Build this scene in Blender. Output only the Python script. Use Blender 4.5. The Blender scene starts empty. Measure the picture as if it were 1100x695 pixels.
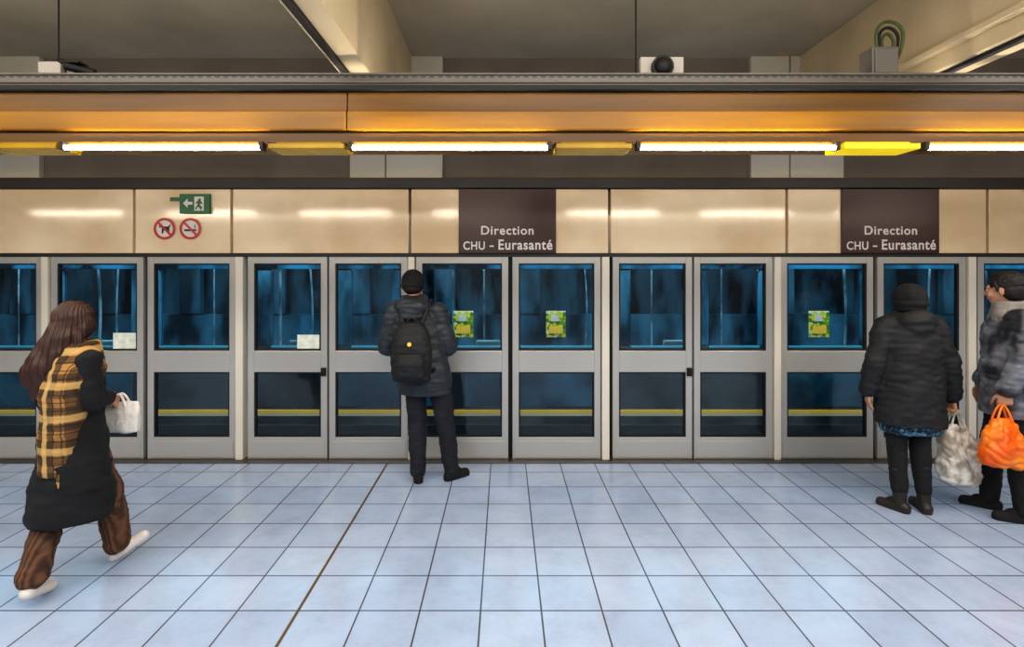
import bpy, bmesh, math, random
from mathutils import Vector, Matrix, noise
random.seed(4)
scn=bpy.context.scene
try:
    scn.view_settings.view_transform='Standard'
    scn.view_settings.look='None'
    scn.view_settings.look='Medium High Contrast'
except Exception: pass
F=560.0; PX=542.0; PY=290.0; CH=1.75; YW=4.78
def gx(px,Y): return (px-PX)*Y/F
def gz(py,Y): return CH-(py-PY)*Y/F
def wx(px): return gx(px,YW)
def wz(py): return gz(py,YW)
def lin(c):
    r=[]
    for v in c[:3]:
        v=v/255.0
        r.append(v/12.92 if v<=.04045 else ((v+.055)/1.055)**2.4)
    return (r[0],r[1],r[2],1)
# ---------------------------------------------------------------- materials
def pm(name,col,rough=.5,metal=0,var=.12,ns=6,bump=0,bs=60,emit=None,es=0,coat=0,stretch=(1,1,1),spec=.5):
    m=bpy.data.materials.new(name); m.use_nodes=True
    nt=m.node_tree; b=nt.nodes['Principled BSDF']
    c=lin(col)
    b.inputs['Roughness'].default_value=rough; b.inputs['Metallic'].default_value=metal
    b.inputs['Specular IOR Level'].default_value=spec
    b.inputs['Coat Weight'].default_value=coat
    b.inputs['Coat Roughness'].default_value=.05
    tc=nt.nodes.new('ShaderNodeTexCoord'); mp=nt.nodes.new('ShaderNodeMapping')
    mp.inputs['Scale'].default_value=stretch
    nt.links.new(tc.outputs['Object'],mp.inputs['Vector'])
    n=nt.nodes.new('ShaderNodeTexNoise'); n.inputs['Scale'].default_value=ns; n.inputs['Detail'].default_value=5
    nt.links.new(mp.outputs[0],n.inputs['Vector'])
    r=nt.nodes.new('ShaderNodeValToRGB')
    r.color_ramp.elements[0].position=.3; r.color_ramp.elements[1].position=.7
    r.color_ramp.elements[0].color=(c[0]*(1-var),c[1]*(1-var),c[2]*(1-var),1)
    r.color_ramp.elements[1].color=(min(1,c[0]*(1+var)),min(1,c[1]*(1+var)),min(1,c[2]*(1+var)),1)
    nt.links.new(n.outputs['Fac'],r.inputs[0]); nt.links.new(r.outputs[0],b.inputs['Base Color'])
    if bump:
        n2=nt.nodes.new('ShaderNodeTexNoise'); n2.inputs['Scale'].default_value=bs; n2.inputs['Detail'].default_value=3
        nt.links.new(mp.outputs[0],n2.inputs['Vector'])
        bp=nt.nodes.new('ShaderNodeBump'); bp.inputs['Strength'].default_value=bump; bp.inputs['Distance'].default_value=.01
        nt.links.new(n2.outputs['Fac'],bp.inputs['Height']); nt.links.new(bp.outputs[0],b.inputs['Normal'])
    if emit:
        b.inputs['Emission Color'].default_value=lin(emit); b.inputs['Emission Strength'].default_value=es
    return m
def glassmat(name,tint,refl=.03,gr=.03):
    m=bpy.data.materials.new(name); m.use_nodes=True; nt=m.node_tree; nt.nodes.clear()
    o=nt.nodes.new('ShaderNodeOutputMaterial'); mx=nt.nodes.new('ShaderNodeMixShader')
    t=nt.nodes.new('ShaderNodeBsdfTransparent'); t.inputs[0].default_value=lin(tint)
    g=nt.nodes.new('ShaderNodeBsdfGlossy'); g.inputs['Roughness'].default_value=gr
    f=nt.nodes.new('ShaderNodeLayerWeight'); f.inputs[0].default_value=.5
    p=nt.nodes.new('ShaderNodeMath'); p.operation='POWER'; p.inputs[1].default_value=5
    a=nt.nodes.new('ShaderNodeMath'); a.operation='ADD'; a.inputs[1].default_value=refl
    nt.links.new(f.outputs['Facing'],p.inputs[0]); nt.links.new(p.outputs[0],a.inputs[0]); nt.links.new(a.outputs[0],mx.inputs[0])
    nt.links.new(t.outputs[0],mx.inputs[1]); nt.links.new(g.outputs[0],mx.inputs[2]); nt.links.new(mx.outputs[0],o.inputs[0])
    return m
def floormat():
    m=pm('floor_tiles',(174,190,216),.2,0,.05,3); nt=m.node_tree; b=nt.nodes['Principled BSDF']
    ramp=[n for n in nt.nodes if n.type=='VALTORGB'][0]
    tc=nt.nodes.new('ShaderNodeTexCoord'); mp=nt.nodes.new('ShaderNodeMapping')
    mp.inputs['Location'].default_value=(1.059+3.12,-2.678+.306*30,0)
    nt.links.new(tc.outputs['Object'],mp.inputs[0])
    br=nt.nodes.new('ShaderNodeTexBrick'); br.offset=0; br.squash=1
    br.inputs['Scale'].default_value=1; br.inputs['Brick Width'].default_value=.312; br.inputs['Row Height'].default_value=.306
    br.inputs['Mortar Size'].default_value=.005; br.inputs['Mortar Smooth'].default_value=.3; br.inputs['Bias'].default_value=0
    br.inputs['Color1'].default_value=(.87,.88,.91,1); br.inputs['Color2'].default_value=(1,1,1,1); br.inputs['Mortar'].default_value=(.17,.14,.12,1)
    nt.links.new(mp.outputs[0],br.inputs['Vector'])
    mx=nt.nodes.new('ShaderNodeMix'); mx.data_type='RGBA'; mx.blend_type='MULTIPLY'; mx.inputs[0].default_value=1
    nt.links.new(ramp.outputs[0],mx.inputs[6]); nt.links.new(br.outputs['Color'],mx.inputs[7])
    n=nt.nodes.new('ShaderNodeTexNoise'); n.inputs['Scale'].default_value=5; n.inputs['Detail'].default_value=10; n.inputs['Roughness'].default_value=.75
    nt.links.new(tc.outputs['Object'],n.inputs['Vector'])
    r=nt.nodes.new('ShaderNodeValToRGB'); r.color_ramp.elements[0].position=.33; r.color_ramp.elements[1].position=.55
    r.color_ramp.elements[0].color=(.80,.79,.80,1); r.color_ramp.elements[1].color=(1,1,1,1)
    nt.links.new(n.outputs['Fac'],r.inputs[0])
    m2=nt.nodes.new('ShaderNodeMix'); m2.data_type='RGBA'; m2.blend_type='MULTIPLY'; m2.inputs[0].default_value=.6
    nt.links.new(mx.outputs[2],m2.inputs[6]); nt.links.new(r.outputs[0],m2.inputs[7])
    nt.links.new(m2.outputs[2],b.inputs['Base Color'])
    bp=nt.nodes.new('ShaderNodeBump'); bp.inputs['Strength'].default_value=.3; bp.inputs['Distance'].default_value=.003; bp.invert=True
    nt.links.new(br.outputs['Fac'],bp.inputs['Height']); nt.links.new(bp.outputs[0],b.inputs['Normal'])
    return m
def plaidmat(name,base,dark,light,sc):
    m=pm(name,base,.9,0,.1,20); nt=m.node_tree; b=nt.nodes['Principled BSDF']
    ramp=[n for n in nt.nodes if n.type=='VALTORGB'][0]; tc=[n for n in nt.nodes if n.type=='TEX_COORD'][0]
    prev=ramp.outputs[0]
    for (dirn,s,col,th,amt) in (('X',sc,dark,.58,.68),('Z',sc*.8,dark,.58,.68),('X',sc*2.1,dark,.93,.7),('Z',sc*1.7,dark,.93,.7),('X',sc*.5,light,.9,.7),('Z',sc*.4,light,.9,.6)):
        w=nt.nodes.new('ShaderNodeTexWave'); w.wave_type='BANDS'; w.bands_direction=dirn; w.inputs['Scale'].default_value=s
        w.inputs['Distortion'].default_value=.4
        nt.links.new(tc.outputs['Object'],w.inputs['Vector'])
        g=nt.nodes.new('ShaderNodeMath'); g.operation='GREATER_THAN'; g.inputs[1].default_value=th
        nt.links.new(w.outputs['Fac'],g.inputs[0])
        a=nt.nodes.new('ShaderNodeMath'); a.operation='MULTIPLY'; a.inputs[1].default_value=amt; nt.links.new(g.outputs[0],a.inputs[0])
        mx=nt.nodes.new('ShaderNodeMix'); mx.data_type='RGBA'
        nt.links.new(a.outputs[0],mx.inputs[0]); nt.links.new(prev,mx.inputs[6]); mx.inputs[7].default_value=lin(col); prev=mx.outputs[2]
    nt.links.new(prev,b.inputs['Base Color']); return m
def patchmat(name,cols,scale,rough=.5):
    m=bpy.data.materials.new(name); m.use_nodes=True; nt=m.node_tree; b=nt.nodes['Principled BSDF']; b.inputs['Roughness'].default_value=rough
    tc=nt.nodes.new('ShaderNodeTexCoord'); v=nt.nodes.new('ShaderNodeTexVoronoi'); v.inputs['Scale'].default_value=scale
    nt.links.new(tc.outputs['Object'],v.inputs['Vector'])
    sp=nt.nodes.new('ShaderNodeSeparateColor'); nt.links.new(v.outputs['Color'],sp.inputs[0])
    r=nt.nodes.new('ShaderNodeValToRGB'); r.color_ramp.interpolation='CONSTANT'
    while len(r.color_ramp.elements)<len(cols): r.color_ramp.elements.new(.5)
    for i,c in enumerate(cols):
        r.color_ramp.elements[i].position=i/len(cols); r.color_ramp.elements[i].color=lin(c)
    nt.links.new(sp.outputs[0],r.inputs[0]); nt.links.new(r.outputs[0],b.inputs['Base Color']); return m
def mixnoise(name,c1,c2,scale,rough=.4,bump=.3,metal=0,stretch=(1,1,1)):
    m=pm(name,c1,rough,metal,0,scale,bump,30,stretch=stretch)
    r=[n for n in m.node_tree.nodes if n.type=='VALTORGB'][0]
    r.color_ramp.elements[0].color=lin(c1); r.color_ramp.elements[1].color=lin(c2); r.color_ramp.elements[0].position=.4; r.color_ramp.elements[1].position=.6
    return m
def traymat():
    m=pm('tray_metal',(104,100,94),.45,.5,.1,10,stretch=(.3,1,1)); nt=m.node_tree; b=nt.nodes['Principled BSDF']
    ramp=[n for n in nt.nodes if n.type=='VALTORGB'][0]; tc=[n for n in nt.nodes if n.type=='TEX_COORD'][0]
    br=nt.nodes.new('ShaderNodeTexBrick'); br.offset=.5
    mp=nt.nodes.new('ShaderNodeMapping'); mp.inputs['Rotation'].default_value=(math.radians(90),0,0)
    nt.links.new(tc.outputs['Object'],mp.inputs[0]); nt.links.new(mp.outputs[0],br.inputs['Vector'])
    br.inputs['Scale'].default_value=1; br.inputs['Brick Width'].default_value=.05; br.inputs['Row Height'].default_value=.03; br.inputs['Mortar Size'].default_value=.011
    br.inputs['Color1'].default_value=(.3,.3,.3,1); br.inputs['Color2'].default_value=(.4,.4,.4,1); br.inputs['Mortar'].default_value=(1,1,1,1)
    mx=nt.nodes.new('ShaderNodeMix'); mx.data_type='RGBA'; mx.blend_type='MULTIPLY'; mx.inputs[0].default_value=1
    nt.links.new(ramp.outputs[0],mx.inputs[6]); nt.links.new(br.outputs['Color'],mx.inputs[7]); nt.links.new(mx.outputs[2],b.inputs['Base Color'])
    return m
M={}
M['floor']=floormat()
M['ceil']=pm('ceiling_concrete',(158,147,128),.9,0,.16,1.2,.2,40)
M['beam']=pm('beam_concrete',(192,175,144),.85,0,.16,1.5,.2,40)
M['wallg']=pm('wall_grey_brown',(120,109,98),.85,0,.14,2,.1,40)
M['pil']=pm('pilaster_light',(196,188,174),.8,0,.06,2)
M['rear']=pm('rear_wall',(112,106,96),.85,0,.1,2)
M['cream']=mixnoise('cream_enamel',(222,196,160),(244,222,190),1.1,.12,0)
M['trimd']=pm('dark_brown_trim',(46,41,40),.5,.2,.1,3)
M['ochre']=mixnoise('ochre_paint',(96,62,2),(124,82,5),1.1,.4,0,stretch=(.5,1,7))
M['ochreb']=mixnoise('ochre_paint_highlight',(130,86,5),(158,108,10),1.1,.28,0,stretch=(.5,1,7))  # same ochre with the beam's highlight band painted into the colour
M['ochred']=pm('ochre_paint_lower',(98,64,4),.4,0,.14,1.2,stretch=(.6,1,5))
M['gold']=pm('gold_cover_glow',(160,126,8),.25,.1,.3,3,emit=(180,140,10),es=.1)  # slight glow put into the cover colour; the cover is no lamp
M['goldb']=pm('gold_cover_bright_glow',(240,205,10),.25,0,.2,3,emit=(240,205,20),es=.55)  # stronger painted-in glow for the one bright cover
M['tray']=traymat()
M['dark']=pm('black_rubber',(22,22,24),.6,0,.1,10)
M['alu']=pm('satin_aluminium',(196,194,190),.3,.4,.05,1.5)
M['post']=pm('cream_post',(230,222,208),.3,.1,.04,2)
M['steel']=pm('steel_sill',(110,105,100),.35,.8,.1,6)
M['glass']=glassmat('door_glass',(226,236,240),.05,.08)
M['glass2']=glassmat('train_glass',(206,224,230),.035,.15)
M['tube']=pm('tube_glow',(255,250,240),.3,emit=(255,242,220),es=58)
M['sign']=pm('maroon_sign',(60,32,32),.35,0,.06,2)
M['white']=pm('white_print',(228,222,218),.5,0,.02,3)
M['whitee']=pm('white_box',(190,183,174),.5,0,.05,3)
M['green']=pm('exit_green',(20,98,58),.4,0,.05,3)
M['red']=pm('sign_red',(190,44,34),.4,0,.05,3)
M['blk']=pm('black_print',(20,20,22),.5,0,.05,3)
M['tblue']=mixnoise('train_blue',(16,50,70),(56,122,150),2.2,.22,0,stretch=(2,1,.6))
M['tband']=mixnoise('train_blue_band',(26,70,90),(52,120,146),1.8,.3,0)
M['tbright']=mixnoise('train_roof_blue',(6,26,38),(34,112,148),1.7,.25,0,stretch=(1.5,1,1))
M['tnavy']=pm('train_navy',(50,58,62),.3,.1,.25,2,coat=.2)
M['tdark']=mixnoise('train_dark',(38,46,50),(84,94,98),1.5,.35,0)  # pale highlights mixed into the dark body colour
M['tyel']=pm('train_yellow_glow',(255,206,84),.4,0,.05,2,emit=(255,190,70),es=.12)  # faint glow put into the yellow, which is no light source
M['tcream']=pm('train_cream_line',(236,226,190),.4,0,.05,2)
M['tint']=mixnoise('train_interior',(22,42,54),(90,136,156),1.7,.4,0,stretch=(1.6,1,.6))
M['tfar']=mixnoise('train_far_window',(10,18,26),(74,104,118),2,.2,0,stretch=(2,1,.6))
M['tseat']=pm('train_seat',(190,202,202),.5,0,.1,3)
M['cyan']=pm('cyan_trim',(90,180,206),.4,0,.05,3)
M['pole']=mixnoise('white_pole',(96,128,140),(226,234,238),5,.35,0)
M['tlight']=pm('train_light',(220,240,255),.5,emit=(225,242,255),es=5)
M['jbox']=pm('grey_box',(112,107,100),.5,.1,.1,6)
M['cable']=pm('green_cable',(70,86,38),.5,0,.2,6)
# ---------------------------------------------------------------- mesh helpers
def link(o): scn.collection.objects.link(o); return o
def meshobj(name,bm,mat,smooth=False):
    bmesh.ops.recalc_face_normals(bm,faces=bm.faces[:])
    me=bpy.data.meshes.new(name); bm.to_mesh(me); bm.free()
    o=bpy.data.objects.new(name,me); me.materials.append(mat); link(o)
    if smooth:
        for p in me.polygons: p.use_smooth=True
    return o
def addbox(bm,x0,x1,y0,y1,z0,z1,bev=0,seg=2):
    r=bmesh.ops.create_cube(bm,size=1)
    vs=r['verts']
    for v in vs:
        v.co=Vector(((x0+x1)/2+v.co.x*(x1-x0),(y0+y1)/2+v.co.y*(y1-y0),(z0+z1)/2+v.co.z*(z1-z0)))
    if bev>0:
        es=set()
        for v in vs:
            for e in v.link_edges: es.add(e)
        bmesh.ops.bevel(bm,geom=list(es),offset=bev,segments=seg,affect='EDGES',profile=.5)
def boxes(name,lst,mat,bev=0):
    bm=bmesh.new()
    for b in lst: addbox(bm,*b,bev=bev)
    return meshobj(name,bm,mat)
def cyl(bm,a,b,r,seg=16,r2=None):
    a=Vector(a); b=Vector(b); d=b-a
    rr=bmesh.ops.create_cone(bm,cap_ends=True,segments=seg,radius1=r,radius2=r if r2 is None else r2,depth=d.length)
    q=d.to_track_quat('Z','Y').to_matrix().to_4x4()
    bmesh.ops.transform(bm,matrix=Matrix.Translation((a+b)/2)@q,verts=rr['verts'])
def tube(name,pts,r,mat,cyc=False):
    cu=bpy.data.curves.new(name,'CURVE'); cu.dimensions='3D'; cu.bevel_depth=r; cu.bevel_resolution=4; cu.use_fill_caps=True
    sp=cu.splines.new('NURBS'); sp.points.add(len(pts)-1)
    for i,p in enumerate(pts): sp.points[i].co=(p[0],p[1],p[2],1)
    sp.use_endpoint_u=True; sp.order_u=min(4,len(pts)); sp.use_cyclic_u=cyc; sp.resolution_u=8
    o=bpy.data.objects.new(name,cu); link(o)
    dg=bpy.context.evaluated_depsgraph_get(); me=bpy.data.meshes.new_from_object(o.evaluated_get(dg))
    bpy.data.objects.remove(o); o2=bpy.data.objects.new(name,me); me.materials.clear(); me.materials.append(mat); link(o2)
    for p in me.polygons: p.use_smooth=True
    return o2
def poly(name,pts,y,th,mat):
    bm=bmesh.new(); vs=[bm.verts.new((p[0],y,p[1])) for p in pts]; f=bm.faces.new(vs)
    r=bmesh.ops.extrude_face_region(bm,geom=[f]); 
    for e in r['geom']:
        if isinstance(e,bmesh.types.BMVert): e.co.y-=th
    return meshobj(name,bm,mat)
def ring(bm,cx,cz,y,r0,r1,th,n=48):
    A=[];
    for i in range(n):
        a=2*math.pi*i/n; c,s=math.cos(a),math.sin(a)
        A.append([bm.verts.new((cx+r*c,yy,cz+r*s)) for r,yy in ((r0,y),(r1,y),(r1,y-th),(r0,y-th))])
    for i in range(n):
        j=(i+1)%n
        for k in range(4):
            l=(k+1)%4; bm.faces.new((A[i][k],A[i][l],A[j][l],A[j][k]))
def struct(o,**k):
    o['kind']='structure'; return o
def single(o,label,cat,group=None):
    vs=[v.co for v in o.data.vertices]
    lo=Vector([min(v[i] for v in vs) for i in range(3)]); hi=Vector([max(v[i] for v in vs) for i in range(3)])
    c=Vector(((lo.x+hi.x)/2,(lo.y+hi.y)/2,lo.z)); o.data.transform(Matrix.Translation(-c)); o.location=o.location+c
    o['label']=label; o['category']=cat
    if group: o['group']=group
    return o
class Thing:
    def __init__(s,name,loc,label,cat,group=None):
        s.e=bpy.data.objects.new(name,None); s.e.empty_display_size=.1; link(s.e); s.e.location=loc; s.loc=Vector(loc)
        s.e['label']=label; s.e['category']=cat
        if group: s.e['group']=group
        s.parts=[]
    def add(s,o,local=False,parent=None,label=None):
        if not local: o.data.transform(Matrix.Translation(-s.loc))
        o.parent=parent or s.e; s.parts.append(o)
        if label: o['label']=label
        return o
    def each(s,name,lst,mat,bev=0):
        for b in lst: s.add(boxes(name,[b],mat,bev))
    def copy(s,dx,group=True,label=None):
        e=s.e.copy(); scn.collection.objects.link(e); e.location.x+=dx
        if label: e['label']=label
        mp={s.e:e}
        for p in s.parts:
            q=p.copy(); scn.collection.objects.link(q); q.parent=mp[p.parent]; mp[p]=q
        return e
def textmesh(name,body,x0,x1,z0,z1,y,mat,off=.0,sp=1.0):
    cu=bpy.data.curves.new(name,'FONT'); cu.body=body; cu.size=1; cu.extrude=.01; cu.offset=off; cu.space_character=sp
    o=bpy.data.objects.new(name,cu); link(o)
    dg=bpy.context.evaluated_depsgraph_get(); me=bpy.data.meshes.new_from_object(o.evaluated_get(dg)); bpy.data.objects.remove(o)
    xs=[v.co.x for v in me.vertices]; ys=[v.co.y for v in me.vertices]
    a,b,c,d=min(xs),max(xs),min(ys),max(ys)
    for v in me.vertices:
        X=x0+(v.co.x-a)/(b-a)*(x1-x0); Z=z0+(v.co.y-c)/(d-c)*(z1-z0)
        v.co=Vector((X,y-.001 if v.co.z>0 else y+.001,Z))
    me.materials.clear(); me.materials.append(mat)
    o=bpy.data.objects.new(name,me); link(o); return o
# ---------------------------------------------------------------- room shell
XL,XR=-8.5,8.5; YR=-3.6; ZC=3.72
struct(boxes('floor',[(XL,XR,YR,4.90,-.15,0)],M['floor']))
struct(boxes('ceiling',[(XL,XR,YR,8.4,ZC,ZC+.15)],M['ceil']))
struct(boxes('wall_rear',[(XL,XR,YR-.15,YR,-.15,ZC)],M['rear']))
struct(boxes('wall_left',[(XL-.15,XL,YR,8.4,-1.2,ZC)],M['rear']))
struct(boxes('wall_right',[(XR,XR+.15,YR,8.4,-1.2,ZC)],M['rear']))
struct(boxes('wall_back',[(XL,XR,4.85,5.0,2.587,ZC)],M['wallg']))
struct(boxes('wall_tunnel',[(XL,XR,8.25,8.4,-1.2,ZC)],M['rear']))
struct(boxes('floor_trackbed',[(XL,XR,4.9,8.4,-1.2,-1.05)],M['rear']))
n=1
for a,b in ((-60,40),(375,475),(808,908)):
    struct(boxes('trim_%d'%n,[(wx(a),wx(b),4.80,4.85,2.587,ZC)],M['pil'],.004)); n+=1
for px in (413,849):
    struct(boxes('trim_%d'%n,[(wx(px),wx(px)+.012,4.795,4.80,2.587,ZC)],M['wallg'])); n+=1
struct(boxes('trim_%d'%n,[(XL,XR,4.72,5.0,2.493,2.587)],M['trimd'],.006)); n+=1
struct(boxes('trim_%d'%n,[(XL,XR,4.71,4.90,-.001,.014)],M['steel'],.003)); n+=1
M['joint']=pm('brown_joint',(92,72,44),.7,0,.2,5)
struct(boxes('trim_%d'%n,[(-1.068,-1.052,YR,4.70,0,.0012)],M['joint'])); n+=1
for (a,b) in ((-1.05,-.855),(2.72,2.93),(-5.2,-4.95),(6.6,6.8)):
    o=boxes('ceiling_beam',[(a,b,YR,4.85,3.0,ZC),(a-.05,a+.005,YR,4.85,3.10,3.14)],M['beam'],.006)
    o['kind']='structure'; o.name='trim_%d'%n; n+=1
    o=boxes('pipe',[(a+.03,a+.075,YR,4.85,2.975,3.001)],M['dark'],.006); o['kind']='structure'; o.name='trim_%d'%n; n+=1
# ---------------------------------------------------------------- header
H=Thing('door_header',(0,4.87,wz(276)),'glossy cream enamel cladding above the platform doors','wall cladding')
for a,b in ((-300,-99),(-96,143.5),(146.5,248),(251,439),(442,653),(656,843),(846,1058),(1061,1250),(1253,1440)):
    H.add(boxes('panel',[(wx(a),wx(b),4.767,4.97,wz(272),wz(203.5))],M['cream'],.004))
H.add(boxes('rail',[(XL,XR,4.79,4.95,wz(276),wz(272))],M['trimd']))
# ---------------------------------------------------------------- platform doors
ZT,ZU0,ZU1,ZL0,ZL1=wz(276),wz(377),wz(283),wz(470),wz(400)
GD='sliding glass platform doors'; GP='fixed glass platform screens'
def leaf(a,b,kind,latch=None):
    x0,x1=wx(a),wx(b); sw=.058; y0,y1=4.79,4.84
    door=kind=='door'
    t=Thing('platform_door' if door else 'platform_screen',((x0+x1)/2,4.815,.014),
        'aluminium framed glass platform door with mid rail' if door else 'fixed glass platform screen in aluminium frame',
        'platform door' if door else 'glass screen',GD if door else GP)
    z0=.016
    t.add(boxes('frame',[(x0,x0+sw,y0,y1,z0,ZT),(x1-sw,x1,y0,y1,z0,ZT),(x0+sw,x1-sw,y0,y1,ZU1,ZT),
        (x0+sw,x1-sw,y0,y1,ZL1,ZU0),(x0+sw,x1-sw,y0,y1,z0,ZL0)],M['alu'],.003))
    for (c,d) in ((ZU0,ZU1),(ZL0,ZL1)):
        g=.014
        t.add(boxes('gasket',[(x0+sw-.001,x0+sw+g,y0+.006,y1-.006,c,d),(x1-sw-g,x1-sw+.001,y0+.006,y1-.006,c,d),
            (x0+sw,x1-sw,y0+.006,y1-.006,c-.001,c+g),(x0+sw,x1-sw,y0+.006,y1-.006,d-g,d+.001)],M['dark'],.002))
        t.add(boxes('glass_pane',[(x0+sw+.01,x1-sw-.01,4.812,4.818,c+.01,d-.01)],M['glass']))
    t.add(boxes('kick_plate',[(x0+.02,x1-.02,y0-.006,y0,z0+.012,wz(474))],M['alu'],.002))
    if latch:
        lx=x1-.03 if latch=='R' else x0+.03
        bm=bmesh.new(); addbox(bm,lx-.022,lx+.022,y0-.022,y0,wz(404),wz(395),bev=.004); cyl(bm,(lx,y0-.02,wz(399.5)),(lx,y0-.034,wz(399.5)),.012)
        t.add(meshobj('latch',bm,M['dark']))
    return t
P=393
def seq(k):
    d=k*P
    a=leaf(265.5+d,351+d,'door','R'); leaf(353+d,437.5+d,'door')
    b=leaf(446.5+d,546+d,'fix'); c=leaf(550.5+d,645.5+d,'fix')
    return a,b,c
LV={k:seq(k) for k in (-1,0,1,2)}
def notice(t,a,b,c,d):
    t.add(boxes('notice',[(wx(a),wx(b),4.808,4.8118,wz(d),wz(c))],M['notice'],0),label='pale printed notice stuck on the glass')
M['notice']=mixnoise('notice_print',(240,242,232),(214,222,204),16,.5,0)
notice(LV[-1][1],119,144,358,375); notice(LV[0][0],318,342,360,375)
for k in (-1,0,1,2):
    for c,w in ((260,9),(442,7),(650.5,8)):
        px=c+k*P
        if c==260 and k>-1: continue
        o=boxes('door_post',[(wx(px-w/2),wx(px+w/2),4.765,4.87,.014,wz(276))],M['post'],.004)
        single(o,'slim cream metal post between platform screens','post','cream door posts')
    for c,w,y in ((548.25,8,4.842),(352,6,4.842),(442,13,4.872),(651.5,17,4.872)):
        px=c+k*P
        o=boxes('door_seal',[(wx(px-w/2),wx(px+w/2),y,y+.016,.014,wz(276))],M['dark'])
        single(o,'black rubber seal strip between platform screens','seal','black door seals')
# ---------------------------------------------------------------- signs
def dsign(a,b):
    x0,x1=wx(a),wx(b)
    t=Thing('direction_sign',((x0+x1)/2,4.755,wz(271)),'maroon direction sign with white lettering on cream panel','sign','direction signs')
    t.add(boxes('board',[(x0,x1,4.748,4.767,wz(272),wz(203.5))],M['sign'],.003))
    t.add(textmesh('lettering','Direction',wx(a+24),wx(a+80),wz(252.5),wz(243),4.746,M['white'],.018,1.12))
    t.add(textmesh('lettering','CHU',wx(a+5),wx(a+28),wz(268.5),wz(259.5),4.746,M['white'],.018,1.1))
    t.add(boxes('lettering',[(wx(a+33),wx(a+37.5),4.745,4.747,wz(265.4),wz(263.8))],M['white']))
    t.add(textmesh('lettering','Eurasanté',wx(a+42.5),wx(b-4),wz(268.5),wz(257.5),4.746,M['white'],.018,1.1))
dsign(493,597); dsign(902,1006)
yo=.035
t=Thing('exit_sign',(wx(212),4.75,wz(229)),'small green emergency exit sign with running figure','sign')
t.add(boxes('board',[(wx(196),wx(228),4.70+yo,4.766,wz(230),wz(209))],M['green'],.003))
def wp(l): return [(wx(a),wz(b)) for a,b in l]
t.add(boxes('doorway_symbol',[(wx(212),wx(222),4.697+yo,4.70+yo,wz(227),wz(212))],M['white']))
t.add(poly('arrow_symbol',wp([(200,219),(205,214),(205,217.4),(210,217.4),(210,220.6),(205,220.6),(205,224)]),4.699+yo,.002,M['white']))
t.add(poly('figure_symbol',wp([(217,214),(219,214),(219,216.5),(221,219),(219,220),(218.4,218.8),(218.2,221),(220.5,223.5),(219,226.5),(218,224),(216,222.5),(214,226),(213,225),(215.5,220.5),(215.6,218.6),(214,219.5),(213.4,218.6),(216,216.4)]),4.696+yo,.002,M['green']))
o=boxes('sign_bracket',[(wx(185),wx(195.8),4.745,4.766,wz(216.5),wz(212.5))],M['green'],.001)
single(o,'small green bracket beside the exit sign','bracket')
def prohib(cx,kindp):
    t=Thing('prohibition_sign',(wx(cx),4.755,wz(257)),'round red and white %s sign on cream panel'%('no dogs' if kindp=='dog' else 'no smoking'),'sign','round prohibition signs')
    x,z=wx(cx),wz(246); R=.098
    bm=bmesh.new(); cyl(bm,(x,4.767,z),(x,4.754,z),R,40); t.add(meshobj('disc',bm,M['white']))
    if kindp=='dog':
        t.add(poly('dog_symbol',wp([(cx-6,243),(cx-4.5,241),(cx-3,241),(cx-2,243.5),(cx+4,243.5),(cx+6,241),(cx+6.6,241.6),(cx+5,245),(cx+5,251),(cx+3.6,251),(cx+3.2,247.8),(cx-1,247.8),(cx-1.6,251),(cx-3.2,251),(cx-3,246),(cx-3.4,244.6),(cx-5.6,244.8)]),4.753,.002,M['blk']))
    else:
        t.add(boxes('cigarette_symbol',[(wx(cx-6.5),wx(cx+5),4.751,4.753,wz(248.6),wz(246.4)),(wx(cx+5.6),wx(cx+6.6),4.751,4.753,wz(248.6),wz(246.4)),(wx(cx+4.4),wx(cx+5.2),4.751,4.753,wz(245.6),wz(241.5))],M['blk']))
    bm=bmesh.new(); ring(bm,x,z,4.752,R*.78,R,.004); 
    c=math.cos(math.radians(45)); r=R*.85; w=.009
    pts=[(x-c*r-w*c,z+c*r-w*c),(x-c*r+w*c,z+c*r+w*c),(x+c*r+w*c,z-c*r+w*c),(x+c*r-w*c,z-c*r-w*c)]
    vs=[bm.verts.new((p[0],4.750,p[1])) for p in pts]; vb=[bm.verts.new((p[0],4.747,p[1])) for p in pts]
    bm.faces.new(vs); bm.faces.new(vb)
    for i in range(4): bm.faces.new((vs[i],vs[(i+1)%4],vb[(i+1)%4],vb[i]))
    t.add(meshobj('ring_and_slash',bm,M['red']))
prohib(179,'dog'); prohib(206.5,'smoke')
# ---------------------------------------------------------------- ochre beam, tray, lights
YB=3.05
t=Thing('lighting_beam',(0,3.15,2.5),'long ochre painted metal beam carrying tube lights','beam')
zb=lambda y:gz(y,YB)
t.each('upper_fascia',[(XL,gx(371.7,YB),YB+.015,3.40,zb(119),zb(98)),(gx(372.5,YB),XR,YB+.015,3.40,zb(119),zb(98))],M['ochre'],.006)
t.each('middle_fascia',[(XL,gx(371.7,YB),YB,3.40,zb(140),zb(118)),(gx(372.5,YB),XR,YB,3.40,zb(140),zb(118))],M['ochreb'],.010)  # band split off to carry the painted highlight
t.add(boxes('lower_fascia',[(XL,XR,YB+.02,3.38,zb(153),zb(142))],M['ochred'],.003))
t.add(boxes('shadow_gap',[(XL,XR,YB+.03,3.39,zb(142.5),zb(139.5))],M['dark']))
t=Thing('cable_tray',(0,3.2,zb(97)),'perforated grey metal cable tray on the ochre beam','cable tray')
t.each('tray_side',[(XL,XR,YB-.01,YB-.002,zb(94),zb(81)),(XL,XR,3.36,3.37,zb(97),zb(81))],M['tray'])
t.add(boxes('tray_base',[(XL,XR,YB-.005,3.365,zb(97)+.002,zb(96))],M['tray']))
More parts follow.
